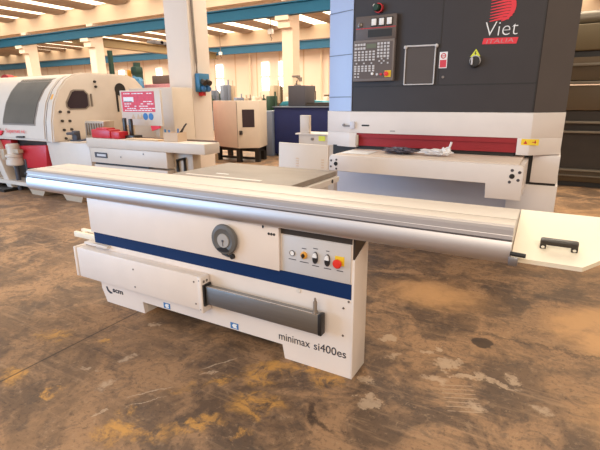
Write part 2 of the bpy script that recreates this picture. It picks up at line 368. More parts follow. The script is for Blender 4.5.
# front body shell with two feet
outline = [(-2.655, .76), (-2.652, .10), (-2.612, 0), (-2.233, 0), (-2.243, .082), (-1.15, .082), (-1.136, 0), (-.750, 0), (-.750, .76)]
part('body_front', MB().prism(outline, 'Y', YF, YF+.03), 'cream_panel', saw)
part('foot', MB().prism([(-2.652, .10), (-2.612, 0), (-2.233, 0), (-2.243, .10)], 'Y', YF+.03, 1.99), 'cream', saw)
part('foot', MB().prism([(-1.15, .10), (-1.136, 0), (-.752, 0), (-.752, .10)], 'Y', YF+.03, 1.99), 'cream', saw)
part('side_panel', MB().prism([(YF-.002, 0), (1.982, 0), (1.982, .758), (1.965, .758), (1.965, .700), (YF-.002, .640)], 'X', -.750, -.738, .002), 'cream_panel', saw)
part('base_pan', MB().box(-2.64, -.752, YF+.03, 1.99, .08, .11), 'cream', saw)
part('inner_column', MB().box(-2.62, -.80, 1.90, 1.995, .11, .74), 'cream', saw)
part('machine_body', MB().box(-2.25, -1.30, 2.0, 2.66, .06, .83, .01), 'cream', saw)
part('underbody_shade', MB().box(-2.24, -1.16, 1.97, 2.62, 0, .06), 'black', saw)  # black block, widened to darken the shade under the body
part('blue_stripe', MB().box(-2.654, -.752, YF-.003, YF-.0005, .438, .517), 'navy', saw)
rp = part('raised_panel', MB().box(-2.655, -1.146, YF-.022, YF-.0045, .519, .757, .003), 'cream_panel', saw)
m_ = MB()
for dx in (0, .016, .032): m_.lathe((-1.205+dx, YF-.022, .713), (0, -1, 0), [(0, 0), (.007, 0), (.007, .002), (0, .002)], 12)
pieces('vent_hole', m_, 'black', rp, 'three dark round holes in a row')
# dark cavity above the control panel, dark blocks for shade under the table
part('cavity_shade', MB().box(-1.144, -.753, YF-.0035, 1.9, .719, .757), 'handle', saw)
cav = MB().prism([(YF+.004, .643), (1.963, .6990), (1.963, .757), (YF+.004, .757)], 'X', -.7505, -.741)
part('side_opening_shade', cav, 'handle', saw)  # dark wedge for the table's shade behind the notched side panel
cp = part('control_panel', MB().box(-1.138, -.757, YF-.006, YF-.0005, .519, .716, .002), 'ctrl', saw)
def ring(x, z, m, r=.014, y=YF-.006, t=.004): return MB().lathe((x, y, z), (0, -1, 0), [(0, 0), (r, 0), (r, t), (r*.8, t), (r*.8, t-.001), (0, t-.001)], 20)
part('indicator_lamp', ring(-1.076, .626, 'ctrl'), 'white', cp, 'clear round indicator with dark ring')
part('indicator_ring', MB().lathe((-1.076, YF-.0068, .626), (0, -1, 0), [(.0125, 0), (.0150, 0), (.0150, .0045), (.0125, .0045), (.0125, 0)], 20), 'darkgrey', cp)
sel = part('selector_switch', MB().lathe((-1.008, YF-.006, .626), (0, -1, 0), [(0, 0), (.019, 0), (.018, .008), (.011, .010), (.011, .012), (0, .012)], 24), 'orange', cp, 'orange yellow rotary selector')
part('selector_knob', MB().box(-1.0115, -1.0045, YF-.028, YF-.016, .614, .638, .002).lathe((-1.008, YF-.017, .626), (0, -1, 0), [(0, 0), (.010, 0), (.009, .006), (0, .006)], 20), 'handle', sel)
for x, z in ((-.944, .624), (-.878, .622)):
    sw = part('rocker_switch', MB().prism([(x+.0145*math.cos(t), z+.031*math.sin(t)*(1 if True else 1)) for t in [2*PI*i/28 for i in range(28)]], 'Y', YF-.013, YF-.006, .001), 'darkgrey', cp, 'oval start and stop switch with white and black buttons')
    part('start_button', MB().prism([(x+.0115*math.cos(t), z+.003+.024*max(0, math.sin(t))) for t in [PI*i/14 for i in range(15)]], 'Y', YF-.021, YF-.013), 'white', sw, 'white upper button')
    part('stop_button', MB().prism([(x+.0115*math.cos(t), z-.003-.024*max(0, math.sin(t))) for t in [PI*i/14 for i in range(15)]], 'Y', YF-.019, YF-.013), 'black', sw, 'black lower button')
part('emergency_plate', MB().box(-.838, -.790, YF-.0085, YF-.006, .606, .652), 'yellow', cp, 'yellow square backing plate')
part('emergency_button', MB().lathe((-.818, YF-.0085, .620), (0, -1, 0), [(0, 0), (.012, 0), (.012, .012), (.022, .014), (.023, .022), (.018, .029), (0, .031)], 24), 'red', cp, 'red mushroom emergency stop button')
for i, (x, z, w) in enumerate([(-1.076, .592, .044), (-1.008, .588, .05), (-1.008, .660, .026), (-.944, .670, .026), (-.944, .580, .038), (-.878, .668, .018), (-.878, .578, .04), (-.812, .578, .034)]):
    pieces('print_line', MB().box(x-w/2, x+w/2, YF-.0066, YF-.006, z-.002, z+.002), 'ink', cp)
# screws over the front
scr = MB()
for x, z in ((-.792, .385), (-.792, .235), (-.765, .425)): scr.lathe((x, YF-.0005, z), (0, -1, 0), [(0, 0), (.006, 0), (.005, .003), (0, .003)], 12)
pieces('screw', scr, 'screw', saw)
part('round_cap', MB().lathe((-1.045, YF-.0005, .424), (0, -1, 0), [(0, 0), (.014, 0), (.012, .004), (0, .004)], 20), 'cream', saw)
# handwheel
hw = part('handwheel', MB().lathe((-1.478, YF-.022, .648), (0, -1, 0), [(0, 0), (.055, 0), (.080, .012), (.086, .024), (.081, .034), (.062, .038), (.046, .032), (0, .032)], 40), 'wheel', saw, 'round grey handwheel with a pale dial')
part('dial', MB().lathe((-1.480, YF-.052, .642), (0, -1, 0), [(0, 0), (.040, 0), (.038, .007), (0, .007)], 32), 'hub', hw, 'pale round dial face')
part('dial_pointer', MB().box(-1.486, -1.474, YF-.062, YF-.059, .638, .647).box(-1.482, -1.478, YF-.0605, YF-.059, .612, .640), 'darkgrey', hw)
part('finger_grip', MB().prism([(-1.478+.040*math.cos(t)-.003, .592+.012*math.sin(t)) for t in [2*PI*i/20 for i in range(20)]], 'Y', YF-.062, YF-.052), 'black', hw, 'dark oval finger recess')
part('locking_lever', MB().tube([(-1.525, YF-.030, .572), (-1.50, YF-.036, .558), (-1.465, YF-.038, .552), (-1.445, YF-.036, .553)], .006).lathe((-1.442, YF-.024, .551), (0, -1, 0), [(0, 0), (.015, 0), (.014, .014), (0, .016)], 16), 'black', saw, 'small black locking lever')
part('hanging_strap', MB().box(-1.238, -1.230, YF-.034, YF-.030, .742, .790), 'black', saw)
# lower cover box with extending arm
cov = part('cover_box', MB().box(-2.770, -1.660, 1.742, YF-.001, .190, .402, .004), 'cream_panel', saw)
part('end_cap', MB().box(-2.798, -2.775, 1.736, YF+.008, .192, .406, .004), 'cream_panel', cov)
part('end_cap', MB().box(-1.664, -1.634, 1.730, 1.806, .182, .404, .008), 'cream_panel', cov)
sc = MB()
for x, z in ((-2.21, .345), (-2.21, .225), (-1.70, .365), (-1.695, .228)): sc.lathe((x, 1.742, z), (0, -1, 0), [(0, 0), (.006, 0), (.005, .003), (0, .003)], 12)
for x, z in ((-1.650, .385), (-1.650, .205)): sc.lathe((x, 1.730, z), (0, -1, 0), [(0, 0), (.0035, 0), (.003, .002), (0, .002)], 10)
for y in (1.752, 1.778): sc.lathe((-1.634, y, .376), (1, 0, 0), [(0, 0), (.008, 0), (.008, .002), (0, .002)], 12)
pieces('screw', sc, 'screw', cov)
part('shelf_strip', MB().box(-2.74, -2.50, 1.785, YF+.02, .418, .436, .003), 'cream', saw)
part('arm_slot', MB().box(-1.636, -1.622, 1.738, 1.80, .228, .358), 'black', cov)
arm = part('support_arm', MB().box(-1.620, -.900, 1.748, 1.788, .240, .349, .003), 'alu_dark', saw, 'long grey aluminium support arm')
part('arm_end_plug', MB().box(-.900, -.880, 1.746, 1.790, .238, .351, .003), 'black', arm, 'black plastic end plug')
part('top_lip', MB().box(-1.620, -.902, 1.748, 1.754, .349, .352), 'chrome', arm)
part('stop_pin', MB().lathe((-.925, 1.768, .349), (0, 0, 1), [(0, 0), (.014, 0), (.014, .008), (.0105, .010), (.0105, .055), (.008, .062), (.006, .063), (.006, .075), (.004, .079), (0, .079)], 18), 'conduit', arm, 'upright grey stop pin')
# lettering and decals
lettering('model_lettering', 'minimax', .064, (-1.171, YF-.0012, .110), 'ink', saw, width=.192)
lettering('model_number', 'si400es', .064, (-.955, YF-.0012, .110), 'ink', saw, width=.183)
lettering('maker_lettering', 'scm', .050, (-2.538, YF-.0012, .092), 'ink', saw, width=.105, bold=.0012)
part('maker_emblem', MB().prism([(-2.607, .118), (-2.590, .120), (-2.583, .100), (-2.560, .086), (-2.545, .086), (-2.548, .074), (-2.572, .072), (-2.596, .088)], 'Y', YF-.0015, YF-.0003), 'ink', saw, 'dark hooked emblem beside the lettering')
for x, z in ((-2.018, .107), (-1.477, .107)):
    d = part('sticker', MB().box(x-.029, x+.029, YF-.0012, YF-.0003, z-.019, z+.019), 'blueink', saw, 'small blue square sticker with a white arrow shape')
    part('sticker_symbol', MB().prism([(x-.018, z), (x-.006, z+.014), (x+.02, z+.012), (x+.013, z+.001), (x+.018, z-.013), (x-.006, z-.014)], 'Y', YF-.0018, YF-.0012), 'white', d)
# sliding table extrusion
X0, X1 = -3.262, -.088
prof = [(2.098, .90), (1.905, .90), (1.905, .897), (1.897, .897), (1.897, .90), (1.800, .900), (1.774, .8985), (1.770, .888), (1.776, .882), (1.776, .878), (1.768, .874), (1.764, .866), (1.7645, .860),
        (1.7735, .857), (1.7735, .853), (1.762, .849), (1.7555, .835), (1.753, .812), (1.754, .792), (1.759, .774), (1.769, .761), (1.785, .755), (1.82, .754), (2.098, .770)]
part('sliding_table', MB().prism(prof, 'X', X0, X1), 'alu', saw, 'long brushed aluminium sliding table')
pieces('table_surface', MB().box(X0+.001, X1-.001, 1.806, 1.896, .900, .9035, .001).box(X0+.001, X1-.001, 1.906, 2.097, .900, .9035, .001), 'alu_top', saw, 'pale ground top of the sliding table')
part('slot_band', MB().prism([(1.805, .9032), (1.776, .9015), (1.7665, .893), (1.7645, .874), (1.7675, .8725), (1.7675, .8705), (1.7635, .869), (1.762, .857), (1.774, .856), (1.805, .895)], 'X', X0+.0005, X1-.0005), 'band', saw, 'matt grey slotted edge of the sliding table')
part('end_stopper', MB().box(X0-.012, X0-.001, 1.758, 1.785, .865, .882, .002), 'black', saw, 'black stopper on the left table end')
part('table_end_cap', MB().prism([(1.774, .897), (1.766, .86), (1.757, .815), (1.764, .778), (1.79, .766), (2.09, .772), (2.095, .897)], 'X', X0-.004, X0, .001), 'alu', saw)
# sloping end plate on the right end with a pull handle
e = Vector((0, 2.098-1.742, .9035-.785)).normalized(); nrm = Vector((0, -e.z, e.y))
def EP(x, t, h): p = Vector((x, 1.742, .785))+e*t+nrm*h; return p
Lp = math.hypot(2.098-1.742, .9035-.785)
def plate_mesh(outline, h0, h1):
    mb = MB(); a = [mb.b.verts.new(EP(x, t, h0)) for x, t in outline]; b2 = [mb.b.verts.new(EP(x, t, h1)) for x, t in outline]
    mb.b.faces.new(a[::-1]); mb.b.faces.new(b2)
    for i in range(len(outline)): j = (i+1) % len(outline); mb.b.faces.new((a[i], a[j], b2[j], b2[i]))
    return mb
ep = part('end_plate', plate_mesh([(-.085, .02), (.146, .02), (.235, .115), (.33, .215), (.33, Lp), (-.085, Lp)], -.020, .0), 'plate', saw, 'pale painted sloping plate on the right table end')
HM = Matrix.Translation(EP(0, 0, 0)) @ Matrix(((1, 0, 0, 0), (0, e.y, nrm.y, 0), (0, e.z, nrm.z, 0), (0, 0, 0, 1)))
hb = MB().prism([(.004, .106), (.010, .100), (.024, .100), (.032, .104), (.101, .104), (.109, .100), (.123, .100), (.129, .106), (.129, .124), (.123, .130), (.010, .130), (.004, .124)], 'Z', .020, .036, .003)
hb.box(.004, .026, .101, .128, 0, .022, .003).box(.107, .129, .101, .128, 0, .022, .003)
for v in hb.b.verts: v.co = HM @ v.co
ph = part('pull_handle', hb, 'handle', ep, 'black plastic pull handle')
hs = MB()
for x in (.015, .118): hs.lathe((x, .1005, .012), (0, -1, 0), [(0, 0), (.0065, 0), (.006, .003), (0, .003)], 14)
for v in hs.b.verts: v.co = HM @ v.co
pieces('handle_screw', hs, 'chrome', ph, 'bright screw heads')
part('latch_pin', MB().cyl((-.088, 1.742, .811), (-.036, 1.735, .811), .0085, 12), 'black', saw, 'short black latch pin')
part('latch_block', MB().box(-.092, -.060, 1.735, 1.752, .765, .797, .003), 'groove', saw)
# cast table behind the slider
ct = part('cast_table', MB().box(-2.185, -1.262, 2.112, 2.715, .868, .902, .004), 'cast', saw, 'grey ground cast iron saw table')
part('table_edge', MB().prism([(2.115, .867), (2.71, .867), (2.70, .835), (2.13, .83)], 'X', -1.275, -1.235), 'cream', ct, 'cream side casting with dark bolt holes')
bh = MB()
for y in (2.26, 2.60): bh.lathe((-1.235, y, .851), (1, 0, 0), [(0, 0), (.013, 0), (.013, .002), (0, .002)], 14)
pieces('bolt_hole', bh, 'black', ct)
part('saw_slot', MB().box(-2.1, -1.5, 2.150, 2.175, .9021, .9035), 'cream', ct)
part('chalk_mark', MB().box(-1.93, -1.83, 2.26, 2.275, .9021, .903), 'white', ct)
# frame bars sticking out behind the left end of the body
part('rear_frame_bar', MB().box(-3.07, -2.60, 1.93, 1.955, .385, .425, .003).box(-3.06, -2.60, 1.985, 2.01, .413, .433, .003).box(-3.02, -2.99, 1.95, 1.99, .39, .42), 'plate', saw, 'pale frame bars sticking out left')

# ================================================================== WIDE BELT SANDER (right, behind)
YV = 3.34
vt = thing('belt_sander', (-.8, 4.0, .3162), 'tall charcoal and white wide belt sanding machine behind the saw', 'sander')
part('cabinet', MB().prism([(-1.428, YV), (-.142, YV), (.040, 3.50), (.040, 4.9), (-1.655, 4.9), (-1.655, 3.425)], 'Z', 1.278, 2.55), 'charcoal', vt)
part('side_shroud', MB().prism([(-1.436, YV-.006), (-1.426, YV-.006), (-1.426, YV+.01), (-1.656, 3.43), (-1.662, 3.42)], 'Z', 1.279, 2.55), 'daylit_blue', vt, 'angled corner panel with blue daylight put into its colour')
sm = MB()
for z in (1.385, 1.70, 2.01): sm.prism([(-1.433, YV-.0085), (-1.429, YV-.0055), (-1.658, 3.4185), (-1.664, 3.4165)], 'Z', z, z+.006)
pieces('panel_joint', sm, 'steelblue', vt)
part('right_corner_panel', MB().prism([(-.139, YV-.004), (.043, 3.497), (.043, 4.88), (.035, 4.88), (.035, 3.505), (-.139, YV+.006)], 'Z', 1.279, 2.55), 'charcoal2', vt, 'dark grey angled corner panel')
pieces('panel_seam', MB().box(-1.425, -.146, YV-.002, YV, 1.460, 1.466).box(-.773, -.768, YV-.002, YV, 1.466, 2.5).box(-.150, -.146, YV-.002, YV, 1.279, 2.5), 'black', vt)
hood = part('hood_band', MB().prism([(-1.436, YV-.012), (-.138, YV-.012), (.046, 3.492), (.046, 4.9), (-1.672, 4.9), (-1.672, 3.415)], 'Z', 1.112, 1.277, .003), 'viet_white', vt, 'white band under the charcoal cabinet')
part('left_block', MB().prism([(-1.436, YV-.0125), (-1.375, YV-.0125), (-1.375, 4.6), (-1.672, 4.6), (-1.672, 3.415)], 'Z', 1.000, 1.112, .002), 'viet_white', vt)
part('right_block', MB().prism([(-.215, YV-.0125), (-.138, YV-.0125), (.046, 3.492), (.046, 4.6), (-.215, 4.6)], 'Z', 1.000, 1.112, .002), 'viet_white', vt)
cu = part('guard_curtain', MB().box(-1.374, -.216, YV+.012, YV+.03, 1.012, 1.112).box(-1.374, -.216, YV-.002, YV+.012, 1.078, 1.112), 'curtain', vt, 'red rubber guard across the infeed opening')
part('throat', MB().box(-1.60, -.225, YV+.035, 4.55, .93, 1.008), 'black', vt)
part('side_gap_shade', MB().box(-.22, -.075, 3.455, 4.5, .78, .998), 'black', vt)  # black backing block stands for the shade between conveyor and body
part('block_grip', MB().box(-1.375, -1.352, YV-.03, YV-.012, 1.015, 1.10, .004), 'moulder_d', vt)
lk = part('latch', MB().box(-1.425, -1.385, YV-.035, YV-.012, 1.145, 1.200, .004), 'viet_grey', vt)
part('latch_arm', MB().box(-1.485, -1.425, YV-.020, YV-.008, 1.160, 1.172).lathe((-1.485, YV-.008, 1.172), (0, -1, 0), [(0, 0), (.011, 0), (.011, .012), (0, .014)], 12), 'screw', lk)
part('dark_slot', MB().prism([(-1.328, 1.166), (-1.272, 1.166), (-1.266, 1.172), (-1.272, 1.178), (-1.328, 1.178), (-1.334, 1.172)], 'Y', YV-.0135, YV-.012), 'black', vt)
part('small_slot', MB().box(-1.10, -1.06, YV-.0135, YV-.012, 1.132, 1.138), 'screw', vt)
ys = part('warning_sticker', MB().box(-.190, -.085, YV-.0140, YV-.0126, 1.068, 1.108), 'yellow', vt, 'yellow sticker with small dark symbols')
part('sticker_symbol', MB().prism([(-.176, 1.076), (-.152, 1.076), (-.164, 1.098)], 'Y', YV-.0146, YV-.0140).box(-.125, -.100, YV-.0146, YV-.0140, 1.086, 1.091).box(-.110, -.104, YV-.0146, YV-.0140, 1.080, 1.1), 'redcast', ys)
# control console
co = part('control_console', MB().box(-1.395, -1.082, YV-.035, YV, 1.785, 1.955, .006), 'console', vt, 'brown grey instrument panel')
for x in (-1.248, -1.190, -1.132):
    k = part('square_button', MB().box(x-.023, x+.023, YV-.039, YV-.035, 1.878, 1.936), 'black', co)
    part('button_lens', MB().box(x-.018, x+.018, YV-.050, YV-.039, 1.885, 1.930, .003), 'white', k, 'white illuminated push button face')
part('rotary_switch', MB().lathe((-1.358, YV-.035, 1.895), (0, -1, 0), [(0, 0), (.016, 0), (.016, .008), (.009, .010), (.009, .018), (0, .018)], 18).box(-1.361, -1.355, YV-.058, YV-.05, 1.880, 1.912), 'screw', co)
part('red_line', MB().box(-1.390, -1.086, YV-.0358, YV-.035, 1.868, 1.873), 'redcast', co)
part('display', MB().box(-1.295, -1.112, YV-.0365, YV-.035, 1.808, 1.858), 'black', co, 'dark display window')
kp = part('keypad_box', MB().box(-1.405, -1.086, YV-.045, YV, 1.500, 1.790, .006), 'consolerim', vt, 'protruding operator keypad box')
part('keypad_face', MB().box(-1.395, -1.100, YV-.0465, YV-.045, 1.520, 1.774), 'console', kp)
mb = MB()
def keys(x0, x1, z0, z1, nx, nz, w, h):
    for i in range(nx):
        for j in range(nz):
            x = x0+(x1-x0)*i/max(1, nx-1); z = z0+(z1-z0)*j/max(1, nz-1); mb.box(x-w/2, x+w/2, YV-.050, YV-.0465, z-h/2, z+h/2)
keys(-1.383, -1.315, 1.733, 1.759, 4, 2, .017, .016)
keys(-1.383, -1.240, 1.652, 1.708, 6, 4, .018, .012)
keys(-1.375, -1.255, 1.628, 1.628, 3, 1, .012, .010)
keys(-1.383, -1.240, 1.575, 1.607, 6, 3, .018, .012)
keys(-1.383, -1.358, 1.532, 1.555, 2, 2, .014, .012)
keys(-1.205, -1.130, 1.672, 1.760, 4, 5, .017, .015)
keys(-1.195, -1.160, 1.640, 1.640, 2, 1, .012, .010); keys(-1.177, -1.177, 1.625, 1.655, 1, 2, .012, .009); keys(-1.130, -1.130, 1.625, 1.655, 1, 2, .012, .011)
pieces('key', mb, 'key', kp)
part('keypad_display', MB().box(-1.298, -1.222, YV-.0485, YV-.0465, 1.732, 1.762), 'lcd', kp, 'small greenish display')
es = part('emergency_plate', MB().box(-1.150, -1.103, YV-.0485, YV-.0465, 1.526, 1.572), 'yellow', kp)
part('emergency_button', MB().lathe((-1.132, YV-.0485, 1.549), (0, -1, 0), [(0, 0), (.009, 0), (.009, .010), (.016, .012), (.017, .02), (0, .024)], 20), 'red', kp, 'red emergency stop button')
part('push_button', MB().lathe((-1.245, YV-.0465, 1.552), (0, -1, 0), [(0, 0), (.010, 0), (.010, .01), (0, .012)], 14), 'white', kp)
part('push_button', MB().lathe((-1.207, YV-.0465, 1.547), (0, -1, 0), [(0, 0), (.009, 0), (.009, .008), (0, .01)], 14), 'key', kp)
part('push_button', MB().lathe((-1.178, YV-.0465, 1.547), (0, -1, 0), [(0, 0), (.009, 0), (.009, .008), (0, .01)], 14), 'redcast', kp)
bk = part('lamp_button', MB().lathe((-1.235, YV, 2.005), (0, -1, 0), [(0, 0), (.031, 0), (.031, .012), (.025, .016), (.025, .045), (.020, .055), (0, .058)], 24), 'green', vt, 'round green and red top button')
part('lamp_collar', MB().lathe((-1.226, YV, 2.003), (0, -1, 0), [(.026, 0), (.033, 0), (.033, .03), (.026, .03), (.026, 0)], 24), 'redcast', bk)
part('lamp_glint', MB().lathe((-1.258, YV-.012, 2.022), (-.4, -1, .3), [(0, 0), (.014, 0), (.010, .012), (0, .014)], 12), 'chrome', bk)
# inspection hatch with pale wire frame
hx0, hx1, hz0, hz1 = -1.012, -.800, 1.470, 1.728
ht = part('hatch', MB().box(hx0, hx1, YV-.006, YV, hz0, hz1), 'charcoal2', vt)
part('wire_frame', MB().tube([(hx0-.01, YV-.012, hz1+.004), (hx1+.014, YV-.012, hz1)], .006).tube([(hx0, YV-.012, hz1), (hx0, YV-.012, hz0)], .005).tube([(hx1, YV-.012, hz1), (hx1, YV-.012, hz0)], .005).tube([(hx0, YV-.012, hz0), (hx1, YV-.012, hz0)], .004), 'key', ht, 'pale wire frame around the hatch')
kn = MB()
for x in (hx0, hx1+.006): kn.blob((x, YV-.015, hz1-.004), .014, 2, .1)
pieces('frame_clip', kn, 'key', ht)
# stickers and switch
st = part('label_plate', MB().box(-.771, -.717, YV-.0022, YV-.0008, 1.575, 1.682), 'white', vt, 'white and pink warning label')
part('pink_field', MB().box(-.766, -.722, YV-.0030, YV-.0022, 1.580, 1.630), 'posterred', st)
part('round_symbol', MB().lathe((-.744, YV-.0022, 1.656), (0, -1, 0), [(.012, 0), (.018, 0), (.018, .001), (.012, .001), (.012, 0)], 20).box(-.754, -.734, YV-.0032, YV-.0022, 1.653, 1.659), 'redcast', st)
part('keyhole', MB().lathe((-.738, YV-.0008, 1.516), (0, -1, 0), [(0, 0), (.010, 0), (.009, .003), (0, .003)], 14), 'screw', vt)
rs = part('main_switch', MB().lathe((-.530, YV, 1.607), (0, -1, 0), [(0, 0), (.038, 0), (.038, .010), (.031, .014), (.031, .040), (0, .042)], 28), 'black', vt, 'black rotary main switch with silver rim')
part('switch_rim', MB().lathe((-.530, YV-.006, 1.612), (0, -1, 0), [(.030, 0), (.035, 0), (.035, .022), (.030, .022), (.030, 0)], 28), 'key', rs)
part('switch_grip', MB().box(-.552, -.540, YV-.052, YV-.040, 1.586, 1.632, .004), 'key', rs)
tr = part('warning_triangle', MB().prism([(-.568, 1.640), (-.502, 1.642), (-.533, 1.690)], 'Y', YV-.0025, YV-.0008), 'yellowgreen', vt, 'yellow warning triangle')
part('flash_symbol', MB().prism([(-.536, 1.674), (-.530, 1.674), (-.534, 1.662), (-.527, 1.662), (-.538, 1.646), (-.535, 1.658), (-.541, 1.658)], 'Y', YV-.0032, YV-.0025), 'ink', tr)
# logo: striped red half disc, word, slanted bar
lg = MB(); cx, cz, R_ = -.405, 1.935, .088
for i in range(9):
    z = 2.005-.0175*i; hgt = .0085 if i else .0085
    dz = z-cz; half = math.sqrt(max(0, R_*R_-dz*dz))
    xr = cx+half*1.0; tilt = .012
    lg.prism([(cx-.062, z-.003-tilt), (cx-.062, z+.001-tilt), (xr-.05, z+.007), (xr, z+.006), (xr, z-.008), (xr-.05, z-.008)], 'Y', YV-.0030, YV-.0008)
cres = [(cx+R_*math.cos(t), cz+R_*math.sin(t)) for t in [PI/2.2-(PI/2.2+PI/2.1)*i/24 for i in range(25)]]
cres2 = [(cx+.005+(R_*.62)*math.cos(t), cz+R_*.93*math.sin(t)) for t in [-PI/2.1+(PI/2.2+PI/2.1)*i/24 for i in range(25)]]
lg.prism(cres+cres2, 'Y', YV-.0034, YV-.0010)
part('logo_emblem', lg, 'logored', vt, 'red striped half disc emblem')
lettering('logo_lettering', 'Viet', .130, (-.488, YV-.003, 1.762), 'white', vt, width=.196, shear=.06, bold=-.0022)
br = part('logo_bar', MB().prism([(-.500, 1.716), (-.292, 1.708), (-.283, 1.746), (-.492, 1.752)], 'Y', YV-.0028, YV-.0008), 'logored', vt, 'slanted red bar below the word')
lettering('bar_lettering', 'ITALIA', .036, (-.475, YV-.0036, 1.718), 'pinkcard', br, width=.165, shear=.15)
# lower body
part('lower_body', MB().box(-1.60, .030, 3.47, 4.85, .36, .93), 'viet_grey', vt, 'lower body with bluish shade put into its grey')
part('right_body_block', MB().box(-.112, .052, 3.435, 4.8, .805, .994, .004), 'viet_white', vt)
part('right_base', MB().box(-.25, .060, 3.44, 4.8, .3165, .788, .004), 'viet_white', vt)
part('base_gap_shade', MB().box(-.24, .045, 3.448, 4.7, .788, .806), 'black', vt)  # black strip stands for the shade between the two blocks
pieces('machine_foot', MB().box(-1.55, -1.40, 3.5, 3.7, .3165, .36).box(-1.55, -1.40, 4.6, 4.8, .3165, .36).box(-.5, -.35, 3.5, 3.7, .3165, .36), 'black', vt)
# conveyor bed
cv = part('conveyor_frame', MB().prism([(-1.430, .862), (-.338, .862), (-.338, .765), (-.133, .765), (-.133, .955), (-.150, .978), (-1.415, .978), (-1.430, .955)], 'Y', 2.95, 2.985, .003), 'viet_white', vt, 'cream front rail of the feed conveyor')
part('conveyor_side', MB().box(-1.428, -1.400, 2.985, 3.9, .865, .972).box(-.163, -.136, 2.985, 3.9, .770, .972), 'viet_white', vt)
part('feed_belt', MB().box(-1.398, -.165, 2.987, 4.6, .955, .984, .004), 'belt', vt, 'pale feed belt')
part('belt_bed', MB().box(-1.398, -.165, 3.0, 4.4, .87, .953), 'black', vt)
dots = MB()
for gx, gz in ((-1.375, .915), (-.195, .912)):
    dots.lathe((gx, 2.95, gz), (0, -1, 0), [(0, 0), (.0155, 0), (.015, .003), (0, .003)], 16)
pieces('shaft_hole', dots, 'black', cv)
dots = MB()
for dx, dz in ((-.038, .022), (.004, .030), (-.040, -.022), (.004, -.036)): dots.lathe((-1.375+dx, 2.95, .915+dz), (0, -1, 0), [(0, 0), (.008, 0), (.007, .003), (0, .003)], 12)
for dx, dz in ((-.002, .036), (.040, .026), (-.010, -.036), (.036, -.022)): dots.lathe((-.195+dx, 2.95, .912+dz), (0, -1, 0), [(0, 0), (.0095, 0), (.008, .003), (0, .003)], 12)
pieces('bolt', dots, 'darkgrey', cv)

vt.location = (-1.04, 5.2, 0); vt.scale = (1.3, 1.3, 1.3)      # machine scaled about the camera, pushed back and set on the floor here

solo('film_bundle', MB().blob((-1.25, 4.13, .903), .11, 4, .6, (1.3, .9, .22), 3), 'bagdark', (-1.24, 4.13, .866), 'dark crumpled plastic film lying on the sander conveyor', 'plastic film')
solo('plastic_wrap', MB().blob((-.92, 4.10, .905), .095, 4, .55, (1.35, .7, .26), 8).blob((-.83, 4.09, .915), .045, 3, .6, (1, .8, .8), 9).tube([(-.81, 4.09, .93), (-.795, 4.09, .965), (-.785, 4.09, 1.00)], .010), 'plasticbag', (-.9, 4.10, .866), 'crumpled clear white wrap on conveyor, right of the dark film', 'plastic wrap')
solo('paper_sheet', MB().box(-1.77, -1.50, 3.93, 4.20, .8705, .876, .002), 'white', (-1.63, 4.05, .8705), 'white folded sheet on the left end of the sander conveyor', 'paper')

# ================================================================== MOULDER (left, behind)
mo = thing('moulder', (-5.8, 4.8, 0), 'big rounded warm white moulding machine at the left, behind the saw', 'moulder')
XE = -6.30
endp = [(3.87, .80), (3.90, 1.10), (3.97, 1.35), (4.07, 1.53), (4.20, 1.67), (4.34, 1.745), (4.50, 1.775), (5.28, 1.775), (5.45, 1.72), (5.58, 1.60), (5.70, 1.46), (5.78, 1.2), (5.78, .80)]
part('casing', MB().prism(endp, 'X', -10.2, XE, .012), 'moulder', mo, 'rounded warm white hood')
part('end_rib', MB().prism([(y-.012 if y < 5 else y+.012, z+(.012 if z > .9 else 0)) for y, z in endp], 'X', XE-.06, XE-.02), 'moulder', mo)
def on_hood(z, off=0):
    for (ya, za), (yb, zb) in zip(endp, endp[1:]):
        if za <= z <= zb: t = (z-za)/(zb-za); return ya+(yb-ya)*t-off
    return 4.5
def hood_patch(x0, x1a, z0, z1, off, th, n=14, skew=0.):
    mb = MB(); A = []; B = []
    for i in range(n+1):
        z = z0+(z1-z0)*i/n; y = on_hood(z, off); k = skew*i/n
        ins = 0
        A.append([mb.b.verts.new((x0+ins+k, y, z)), mb.b.verts.new((x1a-ins+k, y, z))]); B.append([mb.b.verts.new((x0+ins+k, y+th, z)), mb.b.verts.new((x1a-ins+k, y+th, z))])
    for i in range(n):
        mb.b.faces.new((A[i][0], A[i][1], A[i+1][1], A[i+1][0])); mb.b.faces.new((B[i][1], B[i][0], B[i+1][0], B[i+1][1]))
        mb.b.faces.new((A[i][0], A[i+1][0], B[i+1][0], B[i][0])); mb.b.faces.new((A[i][1], B[i][1], B[i+1][1], A[i+1][1]))
    mb.b.faces.new((A[0][0], B[0][0], B[0][1], A[0][1])); mb.b.faces.new((A[n][0], A[n][1], B[n][1], B[n][0]))
    return mb
dr = part('hood_door', hood_patch(-7.95, -6.50, .84, 1.735, .012, .01), 'moulder', mo)
part('door_glass', hood_patch(-7.56, -6.74, 1.05, 1.69, .022, .014, skew=.10), 'glass_dark', dr, 'large curved smoked glass window')
part('door_glass_seal', hood_patch(-7.59, -6.71, 1.025, 1.71, .016, .012, skew=.10), 'conduit', dr)
part('door_handle', MB().prism([(-7.20, .838), (-7.01, .845), (-7.00, .868), (-7.19, .862)], 'Y', 3.83, 3.87, .003), 'black', dr, 'black recessed grip')
part('door_seam', hood_patch(-6.47, -6.455, .82, 1.735, .004, .008), 'conduit', mo)
part('orange_sticker', hood_patch(-6.43, -6.35, 1.40, 1.47, .006, .008, 3), 'orange', mo, 'small orange sticker')
lettering('side_lettering', 'Superset nt', .085, (-7.48, 3.848, .91), 'logored', mo, width=.52)
lettering('badge_lettering', 'scm', .06, (-7.72, 3.83, .945), 'ink', mo, width=.13, bold=.001)
